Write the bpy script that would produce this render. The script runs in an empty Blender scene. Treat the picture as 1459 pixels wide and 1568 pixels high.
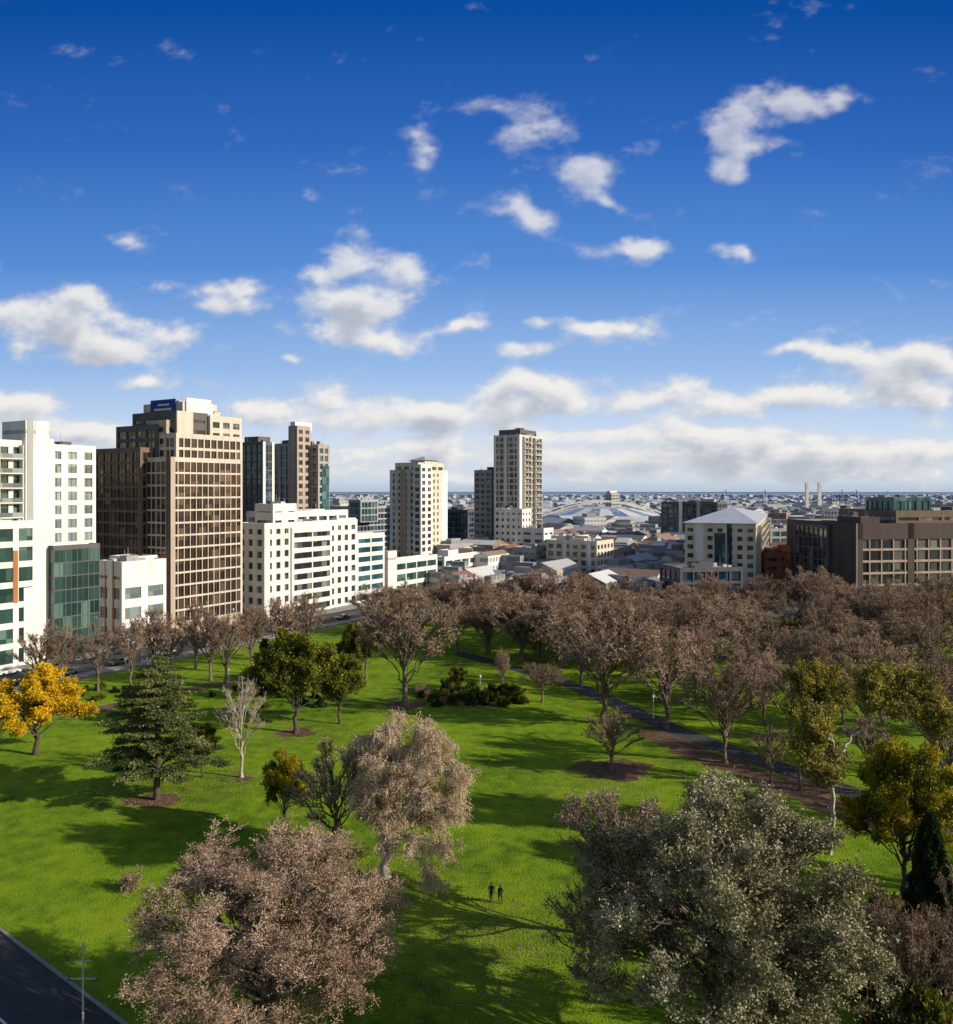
import bpy, math, random
import numpy as np
from mathutils import Vector
random.seed(5); rng=np.random.default_rng(5)
F=1263.; U0=729.5; V0=750.; HC=38.
scene=bpy.context.scene
def G(u,v):
    d=HC*F/(v-V0); return ((u-U0)/F*d,d)
def link(o,parent=None):
    scene.collection.objects.link(o)
    if parent is not None: o.parent=parent
    return o
def empty(name,loc=(0,0,0),rz=0):
    o=bpy.data.objects.new(name,None); o.location=loc; o.rotation_euler=(0,0,rz); return link(o)
# ------------------------------------------------------------ materials
def newmat(name):
    m=bpy.data.materials.new(name); m.use_nodes=True
    nt=m.node_tree; b=nt.nodes['Principled BSDF']; return m,nt,b
def N(nt,t,**k):
    n=nt.nodes.new(t)
    for a,b in k.items(): setattr(n,a,b)
    return n
def ramp(nt,stops,interp='LINEAR'):
    r=N(nt,'ShaderNodeValToRGB'); r.color_ramp.interpolation=interp
    e=r.color_ramp.elements
    while len(e)<len(stops): e.new(0.5)
    for i,(p,c) in enumerate(stops):
        e[i].position=p; e[i].color=(*c[:3],1)
    return r
def noise(nt,vec,scale,detail=4,rough=.55):
    n=N(nt,'ShaderNodeTexNoise'); n.inputs['Scale'].default_value=scale; n.inputs['Detail'].default_value=detail; n.inputs['Roughness'].default_value=rough
    if vec is not None: nt.links.new(vec,n.inputs['Vector'])
    return n
def wallmat(name,c,rough=.8,var=.22):
    m,nt,b=newmat(name)
    tc=N(nt,'ShaderNodeTexCoord'); mp=N(nt,'ShaderNodeMapping'); mp.inputs['Scale'].default_value=(.35,.35,.06)
    nt.links.new(tc.outputs['Object'],mp.inputs['Vector'])
    n=noise(nt,mp.outputs[0],1.0,6,.6)
    lo=[x*(1-var) for x in c]; hi=[min(1,x*(1+var*.4)) for x in c]
    r=ramp(nt,[(.3,lo),(.65,hi)]); nt.links.new(n.outputs['Fac'],r.inputs['Fac'])
    nt.links.new(r.outputs['Color'],b.inputs['Base Color']); b.inputs['Roughness'].default_value=rough
    return m
def glassmat(name,c,light=(.35,.33,.3),cell=(2.2,2.2,3.1),frac=.8,rough=.12,metal=.25):
    m,nt,b=newmat(name)
    tc=N(nt,'ShaderNodeTexCoord'); d=N(nt,'ShaderNodeVectorMath',operation='DIVIDE'); d.inputs[1].default_value=cell
    nt.links.new(tc.outputs['Object'],d.inputs[0])
    f=N(nt,'ShaderNodeVectorMath',operation='FLOOR'); nt.links.new(d.outputs[0],f.inputs[0])
    w=N(nt,'ShaderNodeTexWhiteNoise'); nt.links.new(f.outputs[0],w.inputs['Vector'])
    r=ramp(nt,[(0,[x*.5 for x in c]),(frac*.8,[x*1.2 for x in c]),(frac,[(x+y*.5)/1.5 for x,y in zip(c,light)]),(1,light)])
    nt.links.new(w.outputs['Value'],r.inputs['Fac']); nt.links.new(r.outputs['Color'],b.inputs['Base Color'])
    b.inputs['Roughness'].default_value=rough; b.inputs['Metallic'].default_value=metal
    b.inputs['Specular IOR Level'].default_value=.8
    n=noise(nt,tc.outputs['Object'],.35,2); bp=N(nt,'ShaderNodeBump'); bp.inputs['Strength'].default_value=.12; bp.inputs['Distance'].default_value=.3
    nt.links.new(n.outputs['Fac'],bp.inputs['Height']); nt.links.new(bp.outputs[0],b.inputs['Normal'])
    return m
def tintmat(name,stops,rough=.8,trans=.0,scale=.35):
    m,nt,b=newmat(name)
    at=N(nt,'ShaderNodeAttribute',attribute_name='tint'); tc=N(nt,'ShaderNodeTexCoord')
    n=noise(nt,tc.outputs['Object'],scale,2)
    ma=N(nt,'ShaderNodeMath',operation='MULTIPLY_ADD'); ma.inputs[1].default_value=.35
    mb=N(nt,'ShaderNodeMath',operation='MULTIPLY_ADD'); mb.inputs[1].default_value=1.5; mb.inputs[2].default_value=-.42
    nt.links.new(n.outputs['Fac'],mb.inputs[0]); nt.links.new(at.outputs['Fac'],ma.inputs[0]); nt.links.new(mb.outputs[0],ma.inputs[2])
    r=ramp(nt,stops); nt.links.new(ma.outputs[0],r.inputs['Fac'])
    oi=N(nt,'ShaderNodeObjectInfo'); mr=N(nt,'ShaderNodeMapRange'); mr.inputs['To Min'].default_value=.78; mr.inputs['To Max'].default_value=1.18; nt.links.new(oi.outputs['Random'],mr.inputs[0])
    hs=N(nt,'ShaderNodeHueSaturation'); nt.links.new(mr.outputs[0],hs.inputs['Value']); nt.links.new(r.outputs['Color'],hs.inputs['Color'])
    nt.links.new(hs.outputs[0],b.inputs['Base Color'])
    b.inputs['Roughness'].default_value=rough; b.inputs['Specular IOR Level'].default_value=.15
    if trans>0:
        t=N(nt,'ShaderNodeBsdfTranslucent'); nt.links.new(hs.outputs[0],t.inputs['Color'])
        mx=N(nt,'ShaderNodeMixShader'); mx.inputs[0].default_value=trans
        nt.links.new(b.outputs[0],mx.inputs[1]); nt.links.new(t.outputs[0],mx.inputs[2])
        nt.links.new(mx.outputs[0],nt.nodes['Material Output'].inputs['Surface'])
    return m
def barkmat(name,c1,c2):
    m,nt,b=newmat(name); tc=N(nt,'ShaderNodeTexCoord'); n=noise(nt,tc.outputs['Object'],2.5,5)
    r=ramp(nt,[(.35,c1),(.65,c2)]); nt.links.new(n.outputs['Fac'],r.inputs['Fac']); nt.links.new(r.outputs['Color'],b.inputs['Base Color'])
    b.inputs['Roughness'].default_value=.9; return m
def groundmat(name,stops,scales=(.05,.6,6),wts=(.5,.3,.2),rough=.95,bump=.4,bd=.15):
    m,nt,b=newmat(name); g=N(nt,'ShaderNodeNewGeometry'); acc=None
    for s,w in zip(scales,wts):
        n=noise(nt,g.outputs['Position'],s,5,.6)
        ma=N(nt,'ShaderNodeMath',operation='MULTIPLY_ADD'); ma.inputs[1].default_value=w; ma.inputs[2].default_value=0
        nt.links.new(n.outputs['Fac'],ma.inputs[0])
        if acc is not None: nt.links.new(acc,ma.inputs[2])
        acc=ma.outputs[0]
    r=ramp(nt,stops); nt.links.new(acc,r.inputs['Fac']); nt.links.new(r.outputs['Color'],b.inputs['Base Color'])
    b.inputs['Roughness'].default_value=rough; b.inputs['Specular IOR Level'].default_value=.15
    if bump:
        bp=N(nt,'ShaderNodeBump'); bp.inputs['Strength'].default_value=bump; bp.inputs['Distance'].default_value=bd
        nt.links.new(n.outputs['Fac'],bp.inputs['Height']); nt.links.new(bp.outputs[0],b.inputs['Normal'])
    return m
M={}
M['white']=wallmat('white_render',(.76,.74,.70)); M['cream']=wallmat('cream_render',(.68,.60,.48))
M['cream2']=wallmat('pale_cream_concrete',(.60,.53,.45)); M['beige']=wallmat('beige_concrete',(.46,.36,.28))
M['grey']=wallmat('grey_concrete',(.38,.37,.36)); M['dgrey']=wallmat('dark_grey_concrete',(.11,.11,.115))
M['brown']=wallmat('brown_brick',(.17,.115,.085)); M['dbrown']=wallmat('dark_brown_brick',(.075,.052,.045)); M['red']=wallmat('red_brick',(.34,.12,.07))
M['orange']=wallmat('terracotta_cladding',(.42,.15,.05)); M['roof']=wallmat('flat_roof',(.32,.31,.30)); M['pink']=wallmat('pink_concrete',(.42,.33,.28))
M['blue']=wallmat('blue_panel',(.02,.05,.28)); M['metal']=wallmat('zinc_roof',(.52,.54,.56),.45)
M['gdark']=glassmat('dark_window_glass',(.035,.04,.05)); M['ggreen']=glassmat('green_window_glass',(.035,.085,.075),light=(.18,.3,.26))
M['gblue']=glassmat('blue_window_glass',(.02,.045,.09),light=(.15,.22,.32)); M['gbrown']=glassmat('bronze_window_glass',(.055,.034,.024),light=(.30,.19,.12),frac=.85,metal=.45,rough=.08)
M['gteal']=glassmat('teal_window_glass',(.03,.10,.125),light=(.12,.27,.31)); M['gpale']=glassmat('pale_window_glass',(.20,.26,.27),light=(.42,.48,.46))
# ------------------------------------------------------------ mesh builder
class MB:
    def __init__(s): s.v=[]; s.f=[]; s.m=[]; s.mats=[]
    def mi(s,k):
        if k not in s.mats: s.mats.append(k)
        return s.mats.index(k)
    def box(s,x0,x1,y0,y1,z0,z1,k):
        n=len(s.v); i=s.mi(k)
        s.v+=[(x0,y0,z0),(x1,y0,z0),(x1,y1,z0),(x0,y1,z0),(x0,y0,z1),(x1,y0,z1),(x1,y1,z1),(x0,y1,z1)]
        s.f+=[tuple(n+j for j in q) for q in ((0,3,2,1),(4,5,6,7),(0,1,5,4),(1,2,6,5),(2,3,7,6),(3,0,4,7))]; s.m+=[i]*6
    def poly(s,pts,k):
        n=len(s.v); s.v+=[tuple(p) for p in pts]; s.f.append(tuple(range(n,n+len(pts)))); s.m.append(s.mi(k))
    def cyl(s,x,y,z0,z1,r0,r1,k,n=8):
        b=len(s.v)
        for z,r in((z0,r0),(z1,r1)):
            for i in range(n): s.v.append((x+r*math.cos(6.2832*i/n),y+r*math.sin(6.2832*i/n),z))
        i_=s.mi(k)
        for i in range(n): j=(i+1)%n; s.f.append((b+i,b+j,b+n+j,b+n+i)); s.m.append(i_)
        s.f.append(tuple(b+n+i for i in range(n))); s.m.append(i_)
    def mesh(s,name,mats=None):
        me=bpy.data.meshes.new(name); me.from_pydata(s.v,[],s.f)
        for k in s.mats: me.materials.append((mats or M)[k])
        me.polygons.foreach_set('material_index',s.m); me.update(); return me
    def obj(s,name,parent=None,loc=(0,0,0),rz=0):
        o=bpy.data.objects.new(name,s.mesh(name)); o.location=loc; o.rotation_euler=(0,0,rz); return link(o,parent)
# ------------------------------------------------------------ buildings
PHI=math.radians(58)
LP=np.array([-108.,166.7])
def onLine(u,phi=PHI,inset=0):
    e1=np.array([math.cos(phi),math.sin(phi)]); e2=np.array([-e1[1],e1[0]])
    P=LP+e2*inset; k=(u-U0)/F
    t=(k*P[1]-P[0])/(e1[0]-k*e1[1]); return P+e1*t
def solve(C,u,e):
    k=(u-U0)/F; return (k*C[1]-C[0])/(e[0]-k*e[1])
def vol(parent,name,uc,ur,ul,d,vtop,wall='white',glass='gdark',fh=3.2,bay=3.0,band=1.2,pier=.9,prot=.25,phi=PHI,solids=(),balc=(),vbot=None,
        inset=0,b=None,a=None,roof='roof',plant=True,corner=1.2,gtop=0):
    if d is None: C=onLine(uc,phi,inset)
    else: C=np.array([(uc-U0)/F*d,d])
    e1=np.array([math.cos(phi),math.sin(phi)]); e2=np.array([-e1[1],e1[0]])
    if a is None: a=solve(C,ur,e1)
    if b is None: b=solve(C,ul,e2)
    a=abs(a); b=min(abs(b),60)
    z1=HC-(vtop-V0)/F*C[1]; z0=0 if vbot is None else HC-(vbot-V0)/F*C[1]
    mb=MB(); t=prot
    mb.box(0,a,0,b,z0,z1,glass)
    nf=max(1,round((z1-z0)/fh)); h=(z1-z0)/nf
    if band>0:
        for i in range(nf+1):
            zz=z0+i*h
            lo=max(z0,zz-band*.35); hi=min(z1,zz+band*.65)
            if i==nf: lo=z1-band*.6-gtop; hi=z1+.9
            if hi>lo:
                if i==nf:
                    for q in ((-t,a+t,-t,.3),(-t,a+t,b-.3,b+t),(-t,.3,.3,b-.3),(a-.3,a+t,.3,b-.3)): mb.box(*q,lo,hi,wall)
                else: mb.box(-t,a+t,-t,b+t,lo,hi,wall)
    else:
        mb.box(-t,a+t,-t,b+t,z1-.5,z1+.6,wall)
        for i in range(1,nf): mb.box(-.06,a+.06,-.06,b+.06,z0+i*h-.08,z0+i*h+.08,'dgrey')
    q=t+.03
    if pier>0:
        na=max(1,round(a/bay)); nb=max(1,round(b/bay))
        for i in range(na+1):
            w=corner if i in(0,na) else pier; x=a*i/na; x0=max(-q,x-w/2) if i else -q; x1=min(a+q,x+w/2) if i<na else a+q
            mb.box(x0,x1,-q,.1,z0+.01,z1+.85,wall); mb.box(x0,x1,b-.1,b+q,z0+.01,z1+.85,wall)
        for i in range(nb+1):
            w=corner if i in(0,nb) else pier; y=b*i/nb; y0=max(.12,y-w/2); y1=min(b-.12,y+w/2)
            mb.box(-q,.1,y0,y1,z0+.01,z1+.85,wall); mb.box(a-.1,a+q,y0,y1,z0+.01,z1+.85,wall)
        if fh<4.1 and (C[1]<260):
            for i in range(na):
                x=a*(i+.5)/na; mb.box(x-.05,x+.05,-.08,-.003,z0+.02,z1-.02,'dgrey')
            for i in range(nb):
                y=b*(i+.5)/nb; mb.box(-.08,-.003,y-.05,y+.05,z0+.02,z1-.02,'dgrey')
    for (fc,s0,s1,f0,f1,k) in solids:
        g=q+.07
        if fc=='f': mb.box(a*s0,a*s1,-g,.05,z0+(z1-z0)*f0+.02,z0+(z1-z0)*f1+(.93 if f1==1 else 0),k)
        else: mb.box(-g,.05,b*s0,b*s1,z0+(z1-z0)*f0+.02,z0+(z1-z0)*f1+(.95 if f1==1 else 0),k)
    for (fc,s0,s1) in balc:
        for i in range(1,nf):
            z=z0+i*h
            mb.box(a*s0,a*s1,-1.7,-q-.01,z-.12,z+.12,wall); mb.box(a*s0+.05,a*s1-.05,-1.68,-1.62,z+.12,z+1.1,'gpale')
            for s in(s0,s1): mb.box(a*s-.1,a*s+.1,-1.6,-q-.01,z+.12,z+h-.12,wall)
    mb.box(.31,a-.31,.31,b-.31,z1+.02,z1+.12,roof)
    if plant and a>5 and b>5:
        r=random.Random(name+str(uc))
        for _ in range(3):
            x=r.uniform(.15,.6)*a; y=r.uniform(.15,.6)*b; hh=r.uniform(1.0,2.6)
            mb.box(x,x+a*r.uniform(.12,.3),y,y+b*r.uniform(.12,.3),z1+.13,z1+hh,r.choice(['grey',wall,'dgrey']))
        for _ in range(5):
            x=r.uniform(.1,.9)*a; y=r.uniform(.1,.9)*b
            mb.cyl(x,y,z1+.13,z1+r.uniform(1.2,4.),.07,.05,'grey',5)
        for _ in range(6):
            x=r.uniform(.1,.85)*a; y=r.uniform(.1,.85)*b; mb.box(x,x+1.2,y,y+1.,z1+.13,z1+r.uniform(.8,1.3),'metal')
    o=mb.obj(name,parent,(C[0],C[1],0),phi)
    return o,C,a,b,z1
def B(name): return empty(name)
p=B('white_apartment_building')
vol(p,'left_block',-70,42,-160,None,676,'white','ggreen',fh=3.1,bay=3.4,band=1.0,pier=1.0,balc=(('f',.55,.88),),inset=1,b=20)
vol(p,'pier_tower',40,73,0,None,650,'white','gdark',bay=30,band=3.3,fh=3.3,pier=.0,inset=0,b=9,solids=(('f',0.02,.3,0,1,'grey'),('f',.4,1.0,0,1,'white')),plant=False)
vol(p,'window_block',74,144,0,None,686,'white','gpale',fh=3.2,bay=3.7,band=1.1,pier=1.6,inset=1.5,b=22,solids=(('f',.62,.76,.0,1,'white'),('f',.0,.12,.0,1,'white')))
vol(p,'glass_atrium',82,152,0,None,842,'dgrey','ggreen',fh=3.2,bay=3,band=.25,pier=.18,inset=-2.2,b=8,prot=.08,corner=.3,plant=False)
vol(p,'podium',-40,53,0,None,806,'white','ggreen',fh=4.2,bay=4.5,band=1.3,pier=1.2,inset=-2,b=8,solids=(('f',.62,.7,.45,.82,'orange'),('f',.8,1.0,.0,.55,'white')))
p=B('low_white_office_building')
vol(p,'main_block',187,252,152,None,866,'white','gpale',fh=4.5,bay=6,band=2.1,pier=1.9,inset=0,solids=(('f',.0,1,.72,1,'white'),('s',.0,1.,.86,1,'white'),('s',.3,.36,0,1,'orange'),('s',.66,.7,0,1,'orange')))
vol(p,'penthouse',200,240,170,None,858,'white','gdark',inset=4,plant=False)
p=B('bronze_glass_office_tower')
vol(p,'lower_shaft',262,369,150,None,705,'cream2','gbrown',fh=3.3,bay=1.9,band=.48,pier=.2,prot=.22,solids=(('f',0,.045,.0,1,'beige'),('f',0.05,1,.0,.07,'beige'),('s',0,.05,0,1,'brown'),('s',.05,.2,.0,.46,'orange'),('s',.3,.36,0,1,'brown'),('s',.62,.68,0,1,'brown')),corner=.8)
vol(p,'left_wing',215,232,138,None,690,'brown','gbrown',fh=3.3,bay=3,band=.7,pier=.3,inset=10)
vol(p,'upper_shaft',270,369,195,None,668,'cream2','gbrown',fh=3.3,bay=2.2,band=.7,pier=.35,inset=2)
vol(p,'right_crown',322,368,290,None,641,'cream2','gdark',fh=3.3,bay=3.6,band=1.4,pier=1.2,inset=3)
vol(p,'crown',270,336,205,None,634,'dgrey','gbrown',fh=3.3,bay=5,band=2.0,pier=.9,inset=4,solids=(('f',0,.36,0,1,'cream2'),('f',.7,1,0,1,'cream2')))
o,C,a,b,z1=vol(p,'roof_plant',280,330,222,None,620,'cream2','gdark',fh=3.3,bay=6,band=2.2,pier=2,inset=5,solids=(('f',.1,.9,.3,1,'white'),))
mb=MB(); mb.box(-.6,-.35,b*.15,b*.8,z1-3,z1+1.8,'blue'); mb.box(-.7,-.62,b*.25,b*.7,z1-1.2,z1-.6,'white'); mb.box(-.7,-.62,b*.3,b*.6,z1+.1,z1+.6,'white')
mb.box(a*.05,a*.8,-.8,-.5,z1-3,z1+2.0,'white'); mb.obj('roof_signs',p,(C[0],C[1],0),PHI)
vol(p,'corner_step',255,275,228,None,648,'beige','gdark',fh=3.3,bay=4,band=1.6,pier=1,inset=6,plant=False)
vol(p,'left_step',240,262,180,None,655,'dgrey','gbrown',fh=3.3,bay=4,band=1.0,pier=.6,inset=9)
p=B('blue_glass_tower')
vol(p,'shaft',402,419,368,300,680,'dgrey','gblue',fh=3.2,bay=3,band=.5,pier=.3,solids=(('f',0,.2,0,1,'white'),('f',.8,1,0,1,'white')))
vol(p,'cap',396,412,376,306,672,'dgrey','gblue',plant=False)
p=B('pink_concrete_tower')
vol(p,'left_shaft',446,462,420,340,682,'grey','gblue',fh=3.2,bay=3,band=.5,pier=1.2)
vol(p,'core',455,474,443,332,655,'pink','gdark',fh=3.2,bay=3.4,band=1.3,pier=1.5,solids=(('s',.2,.8,0,1,'pink'),))
vol(p,'cap',452,476,446,336,649,'white','gdark',fh=4,band=2,vbot=658,plant=False)
vol(p,'right_shaft',487,503,460,336,684,'pink','gteal',fh=3.2,bay=3,band=1.0,pier=.9,solids=(('f',.3,1,0,.86,'gteal'),))
p=B('white_office_block')
vol(p,'main_block',405,544,366,None,806,'white','gdark',fh=3.35,bay=3.5,band=1.5,pier=1.7,prot=.45,solids=(('f',.0,.04,0,1,'white'),))
vol(p,'upper_floor',419,530,380,None,788,'white','gdark',fh=3.3,bay=5,band=1.6,pier=1.0,inset=4,prot=.4)
vol(p,'stair_tower',418,452,392,None,776,'white','gdark',fh=3.3,bay=6,band=2.4,pier=2.6,inset=2.5)
vol(p,'right_stair_tower',516,543,500,None,798,'white','gdark',fh=3.3,bay=6,band=2.4,pier=2.6,inset=1.5,plant=False)
vol(p,'band_windows',447,506,440,None,812,'white','gdark',fh=3.35,bay=9,band=1.4,pier=.4,inset=-.7,b=4,plant=False,prot=.3)
p=B('white_banded_office_block')
vol(p,'main_block',546,587,530,None,822,'white','gteal',fh=3.3,bay=6.5,band=1.4,pier=.6)
p=B('glass_office_block'); vol(p,'block',545,602,505,430,778,'grey','gblue',band=.8,pier=.3)
vol(p,'curved_top',552,578,535,425,768,'grey','gteal',band=.6,pier=.3,vbot=800)
p=B('low_green_glass_building')
vol(p,'left_block',604,668,592,None,860,'white','ggreen',fh=3.8,bay=7,band=1.6,pier=.5)
vol(p,'end_wall',594,606,590,None,848,'white','gdark',band=3.8,fh=3.8,pier=0,inset=-.8,b=5)
p=B('low_white_building')
vol(p,'main_block',680,741,668,None,856,'white','ggreen',fh=3.6,bay=6,band=1.4,pier=1)
vol(p,'raised_block',686,700,672,None,846,'white','gdark',fh=3.6,bay=6,band=2.4,pier=1,inset=1)
p=B('low_banded_building'); vol(p,'block',745,800,738,None,872,'white','ggreen',fh=3.6,bay=6,band=1.6,pier=.5)
p=B('cream_residential_tower')
vol(p,'shaft',636,684,598,380,722,'cream','gdark',fh=3.1,bay=3.3,band=1.3,pier=2.0,solids=(('f',0,.12,0,1,'white'),('f',.8,1.,0,1,'white'),('s',.35,.6,0,1,'beige'),('s',.9,1,0,1,'white')))
vol(p,'bay_shaft',644,660,634,374,714,'white','gdark',fh=3.1,bay=5,band=1.1,pier=2.,prot=.3)
vol(p,'penthouse',640,678,606,384,711,'cream','gdark',fh=4,bay=5,band=1.5,pier=1.5,plant=False,vbot=726)
o_,C,a,b,z1=vol(p,'lantern',650,668,630,388,708,'cream','gdark',plant=False,vbot=712)
mb=MB(); t=1.5
for tri in (((-t,-t),(a+t,-t)),((a+t,-t),(a+t,b+t)),((a+t,b+t),(-t,b+t)),((-t,b+t),(-t,-t))):
    mb.poly([(*tri[0],z1+1),(*tri[1],z1+1),(a/2,b/2,z1+3)],'metal')
mb.obj('pyramid_roof',p,(C[0],C[1],0),PHI)
p=B('grey_residential_tower')
vol(p,'shaft',795,829,757,430,668,'cream2','gdark',fh=3.1,bay=3.2,band=1.0,pier=.7,balc=(('f',.12,.42),('f',.6,.9)),solids=(('f',0,.1,0,1,'white'),('f',.45,.55,0,1,'grey'),('f',.93,1,0,1,'white'),('s',.0,.08,0,1,'white'),('s',.48,.6,0,1,'white'),('s',.92,1,0,1,'white')))
vol(p,'crown',796,820,765,436,660,'dgrey','gdark',fh=3,bay=4,band=1.6,pier=.7)
vol(p,'left_slab',752,764,727,450,722,'grey','gdark',fh=3.1,bay=3.2,band=1.3,pier=1.2)
vol(p,'lower_block',799,812,758,420,782,'white','gdark',fh=3.6,bay=3.4,band=1.9,pier=1.9)
p=B('dark_glass_block'); vol(p,'block',716,728,684,470,783,'dgrey','gblue',band=.8,pier=.3)
p=B('white_stepped_building'); vol(p,'block',832,846,800,360,812,'white','gdark',band=2,pier=2,fh=3.5,bay=5); vol(p,'low_block',820,845,785,345,842,'grey','gdark',band=2,pier=1)
p=B('cream_apartment_block')
vol(p,'main',913,938,838,330,832,'cream','gdark',fh=3.1,bay=3.4,band=1.3,pier=1.5,solids=(('s',.1,.16,0,1,'white'),('s',.6,.66,0,1,'white')))
vol(p,'upper',880,900,845,345,824,'white','gdark',fh=3.1,bay=4,band=1.4,pier=1.8)
p=B('distant_slim_tower'); vol(p,'shaft',936,948,927,900,757,'grey','gdark',band=1.4,pier=.8,plant=False); vol(p,'cap',934,944,929,905,753,'white','gdark',plant=False,vbot=758)
p=B('dark_glass_apartment_block'); vol(p,'block',1098,1113,1013,480,771,'dgrey','gblue',fh=3.2,bay=3.6,band=.9,pier=.9,solids=(('s',.3,.36,0,1,'grey'),('s',.62,.68,0,1,'white')))
PK=math.radians(69)
p=B('cream_hip_roof_apartment_building')
o_,C,a,b,z1=vol(p,'main',1156,1173,1050,290,806,'cream','gdark',fh=3.1,bay=3.3,band=1.5,pier=1.6,phi=PK,solids=(('s',.33,.4,0,1,'gblue'),('s',.74,.86,0,1,'white'),('s',.42,.58,.0,.9,'gteal')),balc=(('f',.1,.9),),plant=False)
mb=MB()
for tri in (((-1.2,-1.2),(a+1.2,-1.2)),((a+1.2,-1.2),(a+1.2,b+1.2)),((a+1.2,b+1.2),(-1.2,b+1.2)),((-1.2,b+1.2),(-1.2,-1.2))):
    (x0,y0),(x1,y1)=tri; cx,cy=a/2,b/2; f=.55
    mb.poly([(x0,y0,z1+1),(x1,y1,z1+1),(x1+(cx-x1)*f,y1+(cy-y1)*f,z1+3.6),(x0+(cx-x0)*f,y0+(cy-y0)*f,z1+3.6)],'metal')
    mb.poly([(x0+(cx-x0)*f,y0+(cy-y0)*f,z1+3.6),(x1+(cx-x1)*f,y1+(cy-y1)*f,z1+3.6),(cx,cy,z1+5.6)],'metal')
mb.obj('hip_roof',p,(C[0],C[1],0),PK)
P10=math.radians(10)
p=B('brown_brick_office_building')
vol(p,'main',1312,1560,1262,262,806,'beige','gdark',fh=3.6,bay=4.2,band=.7,pier=.35,phi=P10,prot=.4,b=40,solids=(('s',.0,1,.0,1,'dbrown'),('f',0,1,.84,1,'dbrown'),('f',0,.03,0,1,'dbrown'),('f',.3,.34,0,1,'dbrown')))
vol(p,'upper',1372,1580,1350,268,786,'brown','gdark',fh=3.6,bay=9,band=2.2,pier=1.0,phi=P10,b=30)
vol(p,'stair_core',1318,1345,1300,264,796,'dbrown','gdark',fh=3.6,bay=8,band=3.6,pier=0,phi=P10,b=12)
vol(p,'roof_pavilion',1368,1424,1345,275,766,'gteal','gteal',fh=3.6,bay=3,band=.5,pier=.2,phi=P10,b=14,vbot=790)
vol(p,'left_glass_wing',1268,1308,1255,275,808,'dgrey','gdark',fh=3.6,bay=3,band=.4,pier=.4,phi=P10,b=20)
p=B('teal_glass_office_building'); vol(p,'block',1180,1264,1170,400,812,'grey','gteal',fh=4,bay=5,band=1.,pier=.5,phi=P10,b=30)
p=B('red_brick_building'); vol(p,'block',1172,1232,1165,300,850,'red','gdark',fh=3.6,bay=5,band=2,pier=2,phi=P10,b=20)
vol(p,'tower_bay',1210,1228,1205,298,840,'red','gdark',fh=3.6,bay=5,band=2.4,pier=2,phi=P10,b=8,plant=False)
p=B('blue_low_building'); vol(p,'block',1042,1136,1035,262,874,'dgrey','gblue',fh=3.6,bay=4,band=.8,pier=.4,phi=P10,b=16)
p=B('grey_office_block'); vol(p,'block',1120,1180,1110,560,795,'grey','gdark',phi=P10,b=30)
p=B('white_office_tower_block'); vol(p,'block',1298,1325,1292,420,782,'white','gdark',phi=P10,b=20,band=1.6,pier=1.2)
# ---------------------------------------------------- distant city (merged mass)
cm,nt,bs=newmat('distant_city_walls')
at=N(nt,'ShaderNodeAttribute',attribute_name='col'); g=N(nt,'ShaderNodeNewGeometry'); sp=N(nt,'ShaderNodeSeparateXYZ'); nt.links.new(g.outputs['Position'],sp.inputs[0])
sn=N(nt,'ShaderNodeSeparateXYZ'); nt.links.new(g.outputs['Normal'],sn.inputs[0])
def mth(op,a_,b_):
    n=N(nt,'ShaderNodeMath',operation=op)
    for i,s in enumerate((a_,b_)):
        if s is None: continue
        if isinstance(s,(int,float)): n.inputs[i].default_value=s
        else: nt.links.new(s,n.inputs[i])
    return n.outputs[0]
gz=mth('GREATER_THAN',mth('FRACT',mth('MULTIPLY',sp.outputs['Z'],1/3.4),None),.52)
gx=mth('GREATER_THAN',mth('FRACT',mth('MULTIPLY',mth('ADD',sp.outputs['X'],sp.outputs['Y']),.3),None),.4)
m2=mth('MULTIPLY',mth('MULTIPLY',mth('MULTIPLY',gz,gx),mth('LESS_THAN',sn.outputs['Z'],.3)),.7)
mx=N(nt,'ShaderNodeMixRGB'); nt.links.new(m2,mx.inputs[0]); nt.links.new(at.outputs['Color'],mx.inputs[1]); mx.inputs[2].default_value=(.09,.11,.14,1)
nt.links.new(mx.outputs[0],bs.inputs['Base Color']); bs.inputs['Roughness'].default_value=.7
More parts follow.
